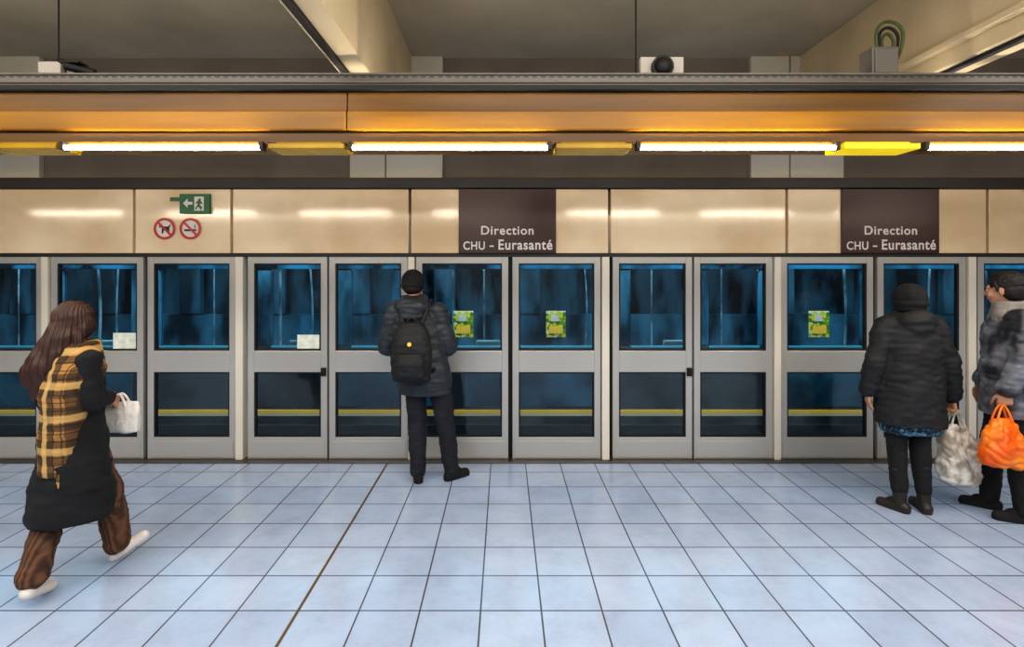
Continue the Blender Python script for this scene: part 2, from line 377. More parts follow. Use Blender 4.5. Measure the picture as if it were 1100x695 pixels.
t.each('tray_lip',[(XL,XR,YB-.022,YB-.002,zb(81.5),zb(79.5)),(XL,XR,YB-.022,YB-.002,zb(90),zb(88.6))],M['jbox'],.002)
t.add(boxes('tray_base_edge',[(XL,XR,YB-.024,YB,zb(97.5),zb(92.5))],M['dark'],.002))
YT=3.0; zt=gz(158.0,YT); per=gx(311,YT)-gx(0,YT)
def lum():
    x0,x1=gx(67,YT),gx(277,YT); 
    t=Thing('fluorescent_light',((x0+x1)/2,YT,zt+.05),'lit white fluorescent tube fixture under the ochre beam','light fixture','fluorescent tube lights')
    bm=bmesh.new(); cyl(bm,(x0,YT+.02,zt),(x1,YT+.02,zt),.013,20); t.add(meshobj('tube',bm,M['tube'],True))
    for a,s in ((x0,-1),(x1,1)):
        t.add(boxes('end_cap',[(min(a,a+s*.026),max(a,a+s*.026),YT+.003,YT+.06,zt-.014,zt+.035)],M['trimd'],.005))
    t.add(boxes('housing',[(x0-.042,x1+.042,YT+.04,YT+.2,zt+.022,zb(153)+.004)],M['ochred'],.004))
    return t
L0=lum()
for k in (-2,-1,1,2,3,4): L0.copy(k*per)
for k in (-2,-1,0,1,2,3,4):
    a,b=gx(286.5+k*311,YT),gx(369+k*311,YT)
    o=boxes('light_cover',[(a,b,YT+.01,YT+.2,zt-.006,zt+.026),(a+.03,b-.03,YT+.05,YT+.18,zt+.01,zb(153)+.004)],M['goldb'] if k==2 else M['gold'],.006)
    single(o,'yellow cover with bright added glow between two tube lights' if k==2 else 'glossy yellow cover with faint added glow between two tube lights','light cover','yellow covers between tube lights')
for px in (63,683,1262,-380):
    bm=bmesh.new(); cyl(bm,(gx(px,3.2),3.2,zb(97)+.01),(gx(px,3.2),3.2,ZC),.005)
    single(meshobj('hanger_rod',bm,M['dark']),'thin dark rod hanging the cable tray from the ceiling','rod','cable tray hanger rods')
x0,x1=gx(690,YB),gx(737,YB); zq=zb(79.5)
t=Thing('surveillance_camera',((x0+x1)/2,3.1,zq),'white plate with black round camera dome on cable tray','camera')
t.add(boxes('mounting_plate',[(x0,x1,3.09,3.13,zq,zb(58))],M['whitee'],.003))
bm=bmesh.new(); xc=gx(713,YB); r=bmesh.ops.create_uvsphere(bm,u_segments=24,v_segments=16,radius=.054)
bmesh.ops.transform(bm,matrix=Matrix.Translation((xc,3.075,zb(70))),verts=r['verts']); t.add(meshobj('camera_dome',bm,M['dark'],True))
bm=bmesh.new(); ring(bm,xc,zb(70),3.09,.045,.064,.03); t.add(meshobj('dome_collar',bm,M['dark']))
x0,x1=gx(941,YB),gx(970,YB)
t=Thing('junction_box',((x0+x1)/2,3.12,zq),'grey junction box with looping green cables on cable tray','junction box')
t.add(boxes('box_body',[(x0,x1,3.08,3.2,zq,zb(47))],M['jbox'],.008))
t.add(boxes('box_lid',[(x0+.012,x1-.012,3.07,3.08,zq+.015,zb(50))],M['jbox'],.004))
for i in range(3):
    xa=x0+.035+i*.032; xe=x1+.022-i*.012; h=zb(20+i*5); yy=3.09+i*.022
    t.add(tube('cable',[(xa,yy,zb(47)-.01),(xa-.01,yy,zb(38)),(xa-.005,yy,h-.02),((xa+xe)/2,yy,h+.015),(xe+.01,yy,h-.03),(xe+.01,yy,zb(42)),(xe,yy+.01,zb(55)),(xe,3.22,zq)],.009,M['cable'] if i!=1 else M['dark']))
t=Thing('surveillance_camera',(gx(75,YB),3.1,zq),'small black bullet camera on a bracket above tray','camera')
bm=bmesh.new(); cyl(bm,(gx(66,YB),3.08,zb(68)),(gx(92,YB),3.12,zb(74)),.028,20,.024); t.add(meshobj('camera_body',bm,M['dark']))
t.add(boxes('sun_hood',[(gx(62,YB),gx(84,YB),3.05,3.13,zb(67),zb(65))],M['dark'],.003))
bm=bmesh.new(); cyl(bm,(gx(74,YB),3.12,zq),(gx(76,YB),3.11,zb(70)),.01); t.add(meshobj('bracket',bm,M['dark']))
t=Thing('junction_box',(gx(43,YB),3.12,zq),'small pale junction box with cable on tray','junction box')
t.add(boxes('box_body',[(gx(32,YB),gx(57,YB),3.1,3.2,zq,zb(62))],M['whitee'],.006))
t.add(tube('cable',[(gx(50,YB),3.12,zb(63)),(gx(51,YB),3.12,zb(58)),(gx(55,YB),3.12,zb(56)),(gx(59,YB),3.12,zb(62)),(gx(60,YB),3.12,zq)],.006,M['dark']))
# ---------------------------------------------------------------- train
YF=5.3
tx=lambda p:gx(p,YF); tz=lambda p:gz(p,YF)
T=Thing('metro_train',(0,6.3,-.9),'blue and dark metro train with yellow stripe behind platform doors','train')
cols=[(-330,-250),(-235,-160),(-130,-55),(-25,55),(68,140),(172,255),(292,343),(378,420),(440,543),(552,652),(678,742),(762,815),(836,925),(935,1040),(1062,1130),(1150,1215),(1240,1330)]
prev=-420
pill=[]
for a,b in cols:
    pill.append((prev,a)); prev=b
pill.append((prev,1420))
zw0,zw1=tz(372),tz(289)
T.add(boxes('lower_body',[(XL+.3,XR-.3,YF,YF+.06,-.75,zw0)],M['tdark'],.003))
T.each('pillar',[(tx(a),tx(b),YF,YF+.06,zw0,zw1) for a,b in pill],M['tblue'],.02)
T.add(boxes('roof_band',[(XL+.3,XR-.3,YF-.01,YF+.06,zw1,tz(270))],M['tbright'],.003))
T.add(boxes('roof',[(XL+.3,XR-.3,YF,7.5,2.05,2.15),(XL+.3,XR-.3,YF,YF+.06,tz(270),2.06)],M['tnavy']))
T.add(boxes('yellow_stripe',[(XL+.3,XR-.3,YF-.012,YF,tz(444),tz(440))],M['tyel']))
T.add(boxes('cream_stripe',[(XL+.3,XR-.3,YF-.011,YF,tz(446.5),tz(444))],M['tcream']))
T.each('window_sill_trim',[(tx(a),tx(b),YF-.015,YF,zw0-.012,zw0+.008) for a,b in cols],M['cyan'])
T.each('door_panel',[(tx(a),tx(b),YF-.01,YF,tz(436),tz(400)) for a,b in ((-130,60),(105,142),(360,470),(500,545),(552,650),(835,925),(1150,1230))],M['tband'],.003)
T.add(boxes('skirt_panel',[(XL+.3,XR-.3,YF-.01,YF,-.6,tz(456))],M['tnavy'],.003))
T.add(boxes('interior_floor',[(XL+.3,XR-.3,YF+.06,7.4,-.1,0)],M['tdark']))
T.add(boxes('far_wall',[(XL+.3,XR-.3,7.4,7.5,0,1.12)],M['tint']))
T.add(boxes('far_wall',[(XL+.3,XR-.3,7.4,7.5,1.9,2.05)],M['tint']))
T.each('far_pillar',[(x,x+.3,7.36,7.5,1.12,1.9) for x in [XL+.3+i*1.2 for i in range(14)]],M['tint'],.02)
T.add(boxes('far_window',[(XL+.3,XR-.3,7.46,7.48,1.12,1.9)],M['tfar']))
T.add(boxes('ceiling_light',[(XL+.6,XR-.6,6.1,6.2,2.02,2.05)],M['tlight']))
for i,px in enumerate((20,104,128,230,301,332,368,487,520,627,676,700,775,905,1000)):
    y=5.55 if i%3 else 6.1
    x=gx(px,y); bow=(.04 if i%2 else -.03) if i%4 in (1,2) else 0
    T.add(tube('grab_pole',[(x,y,0),(x,y,.6),(x+bow,y,1.1),(x+bow,y,1.5),(x,y,1.9),(x,y,2.05)],(.008,.013,.010)[i%3],M['pole']))
for px in (132,331,525,720,985):
    xa=gx(px,5.6); bm=bmesh.new()
    addbox(bm,xa-.13,xa+.13,5.42,5.8,.42,.5,bev=.02); addbox(bm,xa-.13,xa+.13,5.4,5.46,.45,1.02,bev=.02); addbox(bm,xa-.04,xa+.04,5.55,5.65,0,.43)
    T.add(meshobj('seat',bm,M['tseat']))
for a,b in cols: T.add(boxes('window_pane',[(tx(a),tx(b),YF+.02,YF+.026,zw0,zw1)],M['glass2']))
M['poster']=patchmat('poster_print',[(120,170,40),(240,222,50),(70,140,50),(240,232,200),(210,220,60)],28)
for px in (498,597,879):
    xa=tx(px); w=.098
    t=Thing('window_poster',(xa,YF-.016,tz(362)),'small yellow and green poster on train window','poster','green posters on train windows')
    t.add(boxes('sheet',[(xa-w,xa+w,YF-.020,YF-.001,tz(362),tz(334))],M['poster']))
    t.add(boxes('picture_area',[(xa-w*.7,xa+w*.7,YF-.024,YF-.020,tz(358),tz(350))],M['tyel']))
    t.add(boxes('picture_area',[(xa-w*.5,xa+w*.3,YF-.024,YF-.020,tz(345),tz(338))],M['white']))
# ---------------------------------------------------------------- lights
def area(name,loc,sx,sy,e,col,rot=(0,0,0)):
    l=bpy.data.lights.new(name,'AREA'); l.shape='RECTANGLE'; l.size=sx; l.size_y=sy; l.energy=e; l.color=col
    o=bpy.data.objects.new(name,l); link(o); o.location=loc; o.rotation_euler=rot; return o
area('platform_fill',(0,1.2,3.6),13,.9,290,(1,.93,.85))  # added overhead area light, in place of unseen ceiling fixtures
area('platform_fill',(0,-1.6,3.6),13,.9,340,(.88,.95,1))  # second added overhead light, behind the camera
area('ceiling_fill',(0,.6,2.7),12,.3,85,(1,.9,.76),(math.radians(150),0,0))  # added upward fill that brightens ceiling and beam; no fixture there
area('tray_uplight_fill',(0,3.24,2.87),13,.12,20,(1,.92,.8),(math.radians(165),0,0))  # added uplight hidden in the tray to lift the dark ceiling strip
area('train_side_fill',(0,5.0,2.3),16,.12,270,(.9,.96,1),(math.radians(30),0,0))  # added strip light on the train side, standing in for train lighting
area('train_lamp',(0,6.3,2.0),15,.6,170,(.66,.9,1))
area('pole_fill',(0,5.42,2.0),15,.06,70,(.82,.95,1),(math.radians(30),0,0))  # added unseen light that brightens the near side of poles and seats
w=bpy.data.worlds.new('world'); scn.world=w; w.use_nodes=True; w.node_tree.nodes['Background'].inputs[0].default_value=(.5,.5,.52,1); w.node_tree.nodes['Background'].inputs[1].default_value=.3
# ---------------------------------------------------------------- figures
def V(*a): return Vector(a)
def ell(bm,c,r,rot=None,u=20,v=14):
    g=bmesh.ops.create_uvsphere(bm,u_segments=u,v_segments=v,radius=1)
    m=Matrix.Translation(Vector(c))
    if rot is not None: m=m@rot.to_4x4()
    m=m@Matrix.Diagonal((r[0],r[1],r[2],1)); bmesh.ops.transform(bm,matrix=m,verts=g['verts'])
def cap(bm,a,b,ra,rb,n=16,squash=None):
    a=Vector(a); b=Vector(b); d=b-a; L=max(d.length,1e-4); w=d/L
    up=Vector((0,0,1)) if abs(w.z)<.9 else Vector((0,1,0))
    u=w.cross(up).normalized(); v=u.cross(w).normalized()
    if squash is None: squash=1
    prof=[]
    for i in range(1,6):
        t=math.radians(-90+i*18); prof.append((ra*math.sin(t),ra*math.cos(t)))
    for i in range(0,5):
        t=math.radians(i*18); prof.append((L+rb*math.sin(t),rb*math.cos(t)))
    p0=bm.verts.new(a-w*ra); p1=bm.verts.new(b+w*rb)
    R=[]
    for (h,r) in prof:
        R.append([bm.verts.new(a+w*h+u*(r*math.cos(2*math.pi*k/n))+v*(r*squash*math.sin(2*math.pi*k/n))) for k in range(n)])
    for k in range(n):
        bm.faces.new((p0,R[0][(k+1)%n],R[0][k])); bm.faces.new((p1,R[-1][k],R[-1][(k+1)%n]))
    for i in range(len(R)-1):
        for k in range(n): bm.faces.new((R[i][k],R[i][(k+1)%n],R[i+1][(k+1)%n],R[i+1][k]))
def loft(bm,rings,n=28,ex=1):
    R=[]
    for (cx,cy,cz,rx,ry) in rings:
        L=[]
        for k in range(n):
            a=2*math.pi*k/n; c,s=math.cos(a),math.sin(a)
            c=math.copysign(abs(c)**ex,c); s=math.copysign(abs(s)**ex,s)
            L.append(bm.verts.new((cx+rx*c,cy+ry*s,cz)))
        R.append(L)
    for i in range(len(R)-1):
        for k in range(n): bm.faces.new((R[i][k],R[i][(k+1)%n],R[i+1][(k+1)%n],R[i+1][k]))
    bm.faces.new(R[0][::-1]); bm.faces.new(R[-1])
def remesh(name,bm,mat,vox=.009,sm=3,disp=None,scale=1,floor0=None):
    bmesh.ops.recalc_face_normals(bm,faces=bm.faces[:])
    me=bpy.data.meshes.new(name+'_src'); bm.to_mesh(me); bm.free()
    o=bpy.data.objects.new(name+'_src',me); link(o)
    r=o.modifiers.new('r','REMESH'); r.mode='VOXEL'; r.voxel_size=vox
    if sm:
        s=o.modifiers.new('s','SMOOTH'); s.iterations=sm; s.factor=.5
    dg=bpy.context.evaluated_depsgraph_get(); m2=bpy.data.meshes.new_from_object(o.evaluated_get(dg))
    bpy.data.objects.remove(o); bpy.data.meshes.remove(me)
    if disp:
        nn=[v.normal.copy() for v in m2.vertices]; cc=[v.co.copy() for v in m2.vertices]
        for v,a,c in zip(m2.vertices,nn,cc): v.co=c+a*disp(c,a)
    if floor0 is not None:
        for v in m2.vertices:
            if v.co.z<floor0: v.co.z=floor0
    m2.transform(Matrix.Scale(scale,4)); m2.name=name; m2.materials.clear(); m2.materials.append(mat)
    for p in m2.polygons: p.use_smooth=True
    o2=bpy.data.objects.new(name,m2); link(o2); return o2
def nz(c,s): return noise.noise(Vector(c)*s)
def wrinkle(amp=.006,s=9,qh=None,qa=.008):
    def f(c,n):
        d=amp*nz(c,s)+amp*.5*nz((c.x*1.3,c.y*1.3,c.z*3.2),s*1.3)
        if qh: d+=qa*(abs(math.sin(math.pi*c.z/qh))**.5-.7)
        return d
    return f
def headmesh(bm,c,R):
    def q(x,y,z): return Vector(c)+R@Vector((x,y,z))
    ell(bm,q(0,-.014,.022),(.076,.095,.093),R); ell(bm,q(0,.022,-.028),(.062,.072,.082),R)
    ell(bm,q(0,.040,-.080),(.042,.042,.030),R)
    cap(bm,q(0,.086,.008),q(0,.103,-.026),.008,.011); ell(bm,q(.010,.092,-.030),(.009,.010,.007),R); ell(bm,q(-.010,.092,-.030),(.009,.010,.007),R)
    for s in (-1,1):
        ell(bm,q(s*.077,-.008,-.012),(.009,.019,.031),R); cap(bm,q(s*.012,.084,.024),q(s*.044,.070,.024),.008,.007)
        ell(bm,q(s*.04,.06,-.032),(.024,.024,.024),R)
    ell(bm,q(0,.086,-.053),(.022,.010,.006),R); ell(bm,q(0,.084,-.062),(.019,.010,.006),R)
def hand(bm,w,d,s,nrm,curl=.5):
    d=Vector(d).normalized(); s=(Vector(s)-d*Vector(s).dot(d)).normalized(); nn=d.cross(s)
    if nn.dot(Vector(nrm))<0: nn=-nn
    w=Vector(w)
    for off,L,r in ((.031,.070,.0085),(.0105,.080,.0088),(-.0105,.074,.0085),(-.031,.058,.0078)):
        k=w+d*(.088-abs(off-.0105)*.18)+s*off
        cap(bm,w+s*off*.45,k,.016,.0125,12)
        p=k; ang=0
        for i,fr in enumerate((.44,.31,.25)):
            ang+=curl*(.75 if i==0 else 1.0)
            q=p+(d*math.cos(ang)+nn*math.sin(ang))*L*fr
            cap(bm,p,q,r*(1-.06*i),r*(1-.06*(i+1)),10); p=q
    p=w+d*.025+s*.022
    q=p+(d*.62+s*.62+nn*.3).normalized()*.045; cap(bm,p,q,.014,.011,10)
    r_=q+(d*.9+s*.15+nn*.45).normalized()*.034; cap(bm,q,r_,.0105,.009,10)
    u_=r_+(d*.85+nn*.6).normalized()*.026; cap(bm,r_,u_,.0095,.008,10)
SK=pm('skin',(186,138,112),.6,0,.06,12,.05,150)
EYE=pm('eye_white',(205,195,188),.3,0,.02,5); IRIS=pm('iris',(50,34,24),.2,0,.05,5)
def default():
    return dict(head=(0,.02,1.62),neck=(0,-.015,1.46),chest=(0,0,1.28),waist=(0,0,1.07),pelvis=(0,0,.94),
      sL=(-.175,-.01,1.405),sR=(.175,-.01,1.405),eL=(-.24,-.03,1.13),eR=(.24,-.03,1.13),wL=(-.26,.03,.88),wR=(.26,.03,.88),
      hL=(-.09,0,.90),hR=(.09,0,.90),kL=(-.1,.02,.49),kR=(.1,.02,.49),aL=(-.1,-.02,.09),aR=(.1,-.02,.09),tL=(-.11,.14,.035),tR=(.11,.14,.035))
class Person:
    def __init__(p,loc,rot,s,J,label,HR,hands):
        p.t=Thing('person',loc,label,'person'); p.t.e.rotation_euler=(0,0,rot); p.s=s
        j=default(); j.update(J); j={k:Vector(v) for k,v in j.items()}; p.j=j; p.HR=HR
        bm=bmesh.new(); headmesh(bm,j['head'],HR)
        cap(bm,j['neck']-V(0,0,.03),j['head']-V(0,.02,.06),.062,.054)
        pe,wa,ch,ne=j['pelvis'],j['waist'],j['chest'],j['neck']
        loft(bm,[(pe.x,pe.y,pe.z-.10,.12,.09),(pe.x,pe.y,pe.z-.04,.155,.115),(pe.x,pe.y,pe.z+.02,.16,.115),(wa.x,wa.y,wa.z,.132,.095),
           (ch.x,ch.y,ch.z-.06,.15,.11),(ch.x,ch.y,ch.z+.04,.165,.115),(ch.x*.6+ne.x*.4,ch.y,ch.z+.11,.17,.10),(ne.x,ne.y,ne.z-.02,.09,.07),(ne.x,ne.y,ne.z,.055,.055)])
        for sd in 'LR':
            cap(bm,j['s'+sd],j['e'+sd],.052,.038); cap(bm,j['e'+sd],j['w'+sd],.038,.026)
            cap(bm,j['h'+sd],j['k'+sd],.085,.055); m=j['k'+sd].lerp(j['a'+sd],.3); cap(bm,j['k'+sd],m,.052,.055); cap(bm,m,j['a'+sd],.055,.036)
            cap(bm,j['a'+sd]-V(0,0,.03),j['t'+sd],.034,.024)
            cap(bm,j['s'+sd],(ch.x*.5+ne.x*.5,ne.y,ne.z-.03),.05,.055)
            h=hands[sd]; hand(bm,j['w'+sd],h[0],h[1],h[2],h[3])
        p.add(remesh('body',bm,SK,.0055,1,None,s))
        for sg in (-1,1):
            bm=bmesh.new(); ell(bm,j['head']+HR@V(sg*.030,.0765,.004),(.0115,.0100,.0065),HR)
            e=p.add(meshobj('eye',bm,EYE,True)); e.data.transform(Matrix.Scale(s,4))
            bm=bmesh.new(); ell(bm,j['head']+HR@V(sg*.030,.0845,.004),(.0055,.003,.0055),HR)
            i=meshobj('iris',bm,IRIS,True); i.data.transform(Matrix.Scale(s,4)); p.t.add(i,True,parent=e)
    def add(p,o,label=None): return p.t.add(o,True,label=label)
    def cloth(p,name,bm,mat,disp=None,vox=.009,sm=3,label=None,floor0=None):
        return p.add(remesh(name,bm,mat,vox,sm,disp,p.s,floor0),label)
    def sleeves(p,bm,r=(.072,.062,.048),cut=.94):
        j=p.j
        for sd in 'LR':
            w=j['e'+sd].lerp(j['w'+sd],cut); cap(bm,j['s'+sd],j['e'+sd],r[0],r[1]); cap(bm,j['e'+sd],w,r[1],r[2])
            cap(bm,w.lerp(j['e'+sd],.12),w,r[2]*1.08,r[2]*.8)
            cap(bm,j['s'+sd],j['neck']-V(0,0,.06),r[0],.07)
    def legs(p,bm,r=(.098,.078,.064),end=.93):
        j=p.j
        for sd in 'LR':
            a=j['k'+sd].lerp(j['a'+sd],end); cap(bm,j['h'+sd],j['k'+sd],r[0],r[1]); cap(bm,j['k'+sd],a,r[1],r[2])
        loft(bm,[(j['pelvis'].x,j['pelvis'].y,j['pelvis'].z-.1,.14,.11),(j['pelvis'].x,j['pelvis'].y,j['pelvis'].z,.172,.13),(j['waist'].x,j['waist'].y,j['waist'].z-.02,.15,.11)])
    def shoe(p,sd,mat,shaft=0,flat=True,name='shoe',r=.044,label=None):
        j=p.j; a=j['a'+sd]; t=j['t'+sd]; bm=bmesh.new()
        d=(t-a); dh=Vector((d.x,d.y,0)).normalized()
        if flat:
            heel=Vector((a.x,a.y,.036))-dh*.030; toe=Vector((t.x,t.y,.026))+dh*.02
            cap(bm,heel,toe,r,r*.86,16); cap(bm,heel-V(0,0,.02),toe-V(0,0,.012),r*.95,r*.9,16); 
        else:
            dn=d.normalized()
            heel=a-V(0,0,.04)-dn*.02; toe=t+dn*.015
            cap(bm,heel,toe,r,r*.85,16)
        cap(bm,a-V(0,0,.03),a+V(0,0,.01+shaft) if shaft==0 else a.lerp(j['k'+sd],shaft),r,r+.004 if shaft==0 else .062)
        cap(bm,a-V(0,0,.02),a.lerp(t,.6),r*.95,r*.72)
        return p.cloth(name,bm,mat,wrinkle(.002,20),.006,2,label,floor0=.001)
def RX(a): return Matrix.Rotation(math.radians(a),3,'X')
def RZ(a): return Matrix.Rotation(math.radians(a),3,'Z')
relaxL=((0,.1,-1),(0.25,1,0),(1,0,0),.35); relaxR=((0,.1,-1),(-.25,1,0),(-1,0,0),.35)
BLK=pm('black_cloth',(24,24,26),.85,0,.25,12,.4,180)
CHAR=pm('charcoal_nylon',(46,51,58),.5,0,.35,8,.3,120)
JEAN=pm('dark_denim',(30,32,40),.85,0,.25,10,.3,200)
LEA=pm('dark_leather',(44,38,36),.5,0,.2,10,.2,90)
# ---- man with backpack
p=Person((-.66,4.34,0),0,1.0,dict(head=(-.105,.03,1.612),neck=(-.09,-.01,1.45),chest=(-.07,0,1.27),waist=(-.03,0,1.07),pelvis=(.01,0,.94),
  sL=(-.25,-.01,1.40),sR=(.10,-.01,1.40),eL=(-.315,.02,1.12),eR=(.18,.02,1.12),wL=(-.17,.24,1.10),wR=(.03,.24,1.10),
  hL=(-.08,0,.90),hR=(.10,0,.90),kL=(-.075,.03,.49),kR=(.165,.01,.49),aL=(-.055,-.02,.09),aR=(.215,.02,.09),tL=(-.085,.11,.035),tR=(.31,.10,.035)),
  'person in charcoal jacket and black beanie facing the glass doors',RX(-14),
  dict(L=((.5,.75,.1),(0,-.2,1),(1,-.3,0),.6),R=((-.5,.75,.1),(0,-.2,1),(-1,-.3,0),.6)))
j=p.j
bm=bmesh.new()
loft(bm,[(.0,0,.735,.205,.145),(.0,0,.80,.225,.16),(-.01,0,.93,.225,.165),(-.04,0,1.07,.215,.16),(-.07,0,1.25,.225,.165),(-.08,0,1.36,.22,.15),(-.085,0,1.43,.165,.13),(-.09,-.01,1.50,.12,.12),(-.095,-.01,1.535,.098,.102)])
p.sleeves(bm,(.090,.088,.06)); 
ell(bm,(-.09,-.085,1.455),(.145,.095,.085)); ell(bm,(-.09,-.12,1.40),(.11,.06,.07))
p.cloth('jacket',bm,CHAR,wrinkle(.014,8,.10,.006))
bm=bmesh.new(); loft(bm,[(.0,0,.725,.212,.152),(.0,0,.765,.215,.155)]); p.cloth('jacket_hem',bm,CHAR,None)
bm=bmesh.new(); p.legs(bm,(.10,.080,.066),1.0); p.cloth('trousers',bm,JEAN,wrinkle(.010,9))
for sd in 'LR': p.shoe(sd,BLK,r=.042)
bm=bmesh.new(); c=j['head']; ell(bm,c+p.HR@V(0,-.02,.040),(.096,.114,.100),p.HR); ell(bm,c+p.HR@V(0,-.022,-.005),(.096,.113,.05),p.HR)
p.cloth('beanie',bm,BLK,lambda c,n:.0016*math.sin(c.x*420),.006,2)
bm=bmesh.new(); ell(bm,c+p.HR@V(0,-.045,-.03),(.075,.07,.05),p.HR); p.cloth('hair',bm,pm('dark_hair',(30,24,20),.7,0,.2,30),wrinkle(.004,40),.006,1)
bx,by=-.66-.075,4.34
t=Thing('backpack',(bx,by-.25,.88),'black backpack with small yellow badge worn on a charcoal jacket','backpack')
BP=pm('black_nylon',(24,25,28),.65,0,.2,14,.4,160)
bm=bmesh.new(); loft(bm,[(bx,by-.225,.865,.12,.05),(bx,by-.23,.885,.150,.07),(bx,by-.24,1.02,.165,.085),(bx,by-.235,1.18,.158,.078),(bx,by-.225,1.28,.130,.062),(bx,by-.215,1.335,.075,.04)],32,.85)
t.add(remesh('main_compartment',bm,BP,.007,4,wrinkle(.010,8)))
bm=bmesh.new(); loft(bm,[(bx,by-.30,.90,.10,.03),(bx,by-.312,.93,.115,.042),(bx,by-.318,1.03,.118,.045),(bx,by-.308,1.10,.10,.032)],32,.85)
t.add(remesh('front_pocket',bm,BP,.007,4,wrinkle(.007,10)))
t.add(tube('grab_handle',[(bx-.04,by-.2,1.325),(bx-.03,by-.2,1.38),(bx+.03,by-.2,1.38),(bx+.04,by-.2,1.325)],.008,BP))
for s_ in (-1,1):
    t.add(tube('shoulder_strap',[(bx+s_*.07,by-.18,1.31),(bx+s_*.115,by-.15,1.42),(bx+s_*.125,by-.06,1.50),(bx+s_*.125,by+.03,1.50),(bx+s_*.12,by+.13,1.42),(bx+s_*.13,by+.19,1.25),(bx+s_*.2,by+.14,1.03),(bx+s_*.16,by-.16,.94)],.017,BP))
bm=bmesh.new(); cyl(bm,(bx-.0,by-.295,1.175),(bx-.0,by-.325,1.175),.016,24); t.add(meshobj('badge',bm,M['tyel']))
# ---- person in black coat
s3=.955
p=Person((2.955,3.80,0),math.radians(-4),s3,dict(head=(0,.02,1.60),eL=(-.262,-.02,1.13),wL=(-.285,.03,.90),eR=(.265,-.02,1.13),wR=(.315,.02,.86),
   aL=(-.085,-.02,.09),aR=(.09,-.02,.09),tL=(-.145,.07,.035),tR=(.105,.10,.035),hL=(-.085,0,.9),hR=(.085,0,.9),kL=(-.085,.02,.49),kR=(.085,.02,.49)),
   'person in black hooded coat and dark boots waiting by the doors',RX(-5),
   dict(L=relaxL,R=((.12,.05,-1),(0,1,0),(-1,0,0),1.15)))
COAT=pm('black_coat',(27,28,31),.7,0,.25,9,.4,140)
bm=bmesh.new()
loft(bm,[(0,0,.665,.252,.185),(0,0,.74,.250,.185),(0,0,.95,.232,.175),(0,0,1.10,.215,.165),(0,0,1.27,.212,.16),(0,0,1.37,.20,.145),(0,0,1.44,.145,.125),(0,-.01,1.51,.112,.11)])
p.sleeves(bm,(.082,.076,.060)); ell(bm,(0,-.085,1.46),(.135,.08,.085)); ell(bm,(0,-.09,1.40),(.105,.07,.09))
p.cloth('coat',bm,COAT,wrinkle(.018,7))
bm=bmesh.new(); loft(bm,[(0,0,.60,.20,.14),(0,0,.66,.215,.155),(0,0,.72,.21,.15)]); p.cloth('skirt',bm,patchmat('blue_pattern',[(40,84,110),(26,40,62),(84,124,140),(20,26,42)],60,.8),wrinkle(.012,12),label='blue patterned skirt hem')
bm=bmesh.new(); p.legs(bm,(.092,.070,.056),.8); p.cloth('trousers',bm,BLK,wrinkle(.006,10))
for sd in 'LR': p.shoe(sd,LEA,.62,name='boot',r=.041)
c=p.j['head']; bm=bmesh.new(); ell(bm,c+V(0,-.02,.03),(.104,.120,.102)); ell(bm,c+V(0,-.02,-.02),(.110,.122,.05)); ell(bm,c+V(0,-.03,-.05),(.098,.095,.07))
p.cloth('beanie',bm,BLK,lambda c_,n_:.0018*math.sin(math.atan2(c_.y,c_.x)*60)+.004*nz(c_,16),.006,2)
def carrier(name,x,y,ztop,zbot,w,dp,mat,label,hz,lean=0,amp=1.0,cat='bag',full=False,ex=.8):
    t=Thing(name,(x,y,zbot),label,cat)
    bm=bmesh.new(); h=ztop-zbot
    k=(.46,.49,.5,.5,.47,.45) if full else (.30,.44,.5,.44,.27,.22)
    loft(bm,[(x,y,zbot,w*k[0],dp*.3),(x,y,zbot+h*.06,w*k[1],dp*.44),(x+lean*.3,y,zbot+h*.35,w*k[2],dp*.5),(x+lean*.6,y,zbot+h*.65,w*k[3],dp*.4),(x+lean,y,zbot+h*.9,w*k[4],dp*.2),(x+lean,y,ztop,w*k[5],dp*.1)],32,ex)
    t.add(remesh('bag_body',bm,mat,.007,1 if full else 2,lambda c,n:amp*(.026*nz((c.x,c.y,c.z*.6),11)+.018*abs(nz((c.x,c.y,c.z),20)))))
    for sg in (-1,1):
        t.add(tube('handle',[(x+lean-w*.2,y+sg*.02,ztop-.03),(x+lean-w*.15,y+sg*.02,ztop+.25*(hz-ztop)),(x+lean-.01,y+sg*.01,hz),(x+lean+.01,y+sg*.01,hz),(x+lean+w*.15,y+sg*.02,ztop+.25*(hz-ztop)),(x+lean+w*.2,y+sg*.02,ztop-.03)],.007,mat))
    return t
carrier('shopping_bag',3.31,3.80,.62,.20,.28,.17,mixnoise('grey_bag_print',(236,232,224),(168,156,140),12,.35,.6),'crumpled whitish plastic shopping bag held in a hand',.735,lean=-.02)
# ---- person in grey jacket
p=Person((3.60,3.70,0),math.radians(62),1.0,dict(head=(0,.045,1.61),neck=(0,.0,1.46),eL=(-.235,.0,1.14),wL=(-.24,.10,.93),eR=(.235,.0,1.13),wR=(.25,.1,.89),
   aL=(-.085,-.04,.09),aR=(.10,.09,.09),kL=(-.09,.0,.49),kR=(.1,.08,.49),tL=(-.095,.08,.035),tR=(.12,.21,.035)),
   'person in grey jacket with dark hair holding an orange bag',RZ(-30)@RX(-6),
   dict(L=((0,.05,-1),(0,1,0),(1,0,0),1.15),R=relaxR))
GRY=mixnoise('grey_jacket',(44,46,52),(122,123,132),6,.36,.4)
bm=bmesh.new()
loft(bm,[(0,0,.73,.215,.165),(0,0,.82,.225,.175),(0,0,1.0,.22,.17),(0,0,1.25,.22,.165),(0,0,1.36,.21,.15),(0,0,1.44,.13,.12)])
p.sleeves(bm,(.09,.082,.06)); p.cloth('jacket',bm,GRY,wrinkle(.018,8,.14,.006))
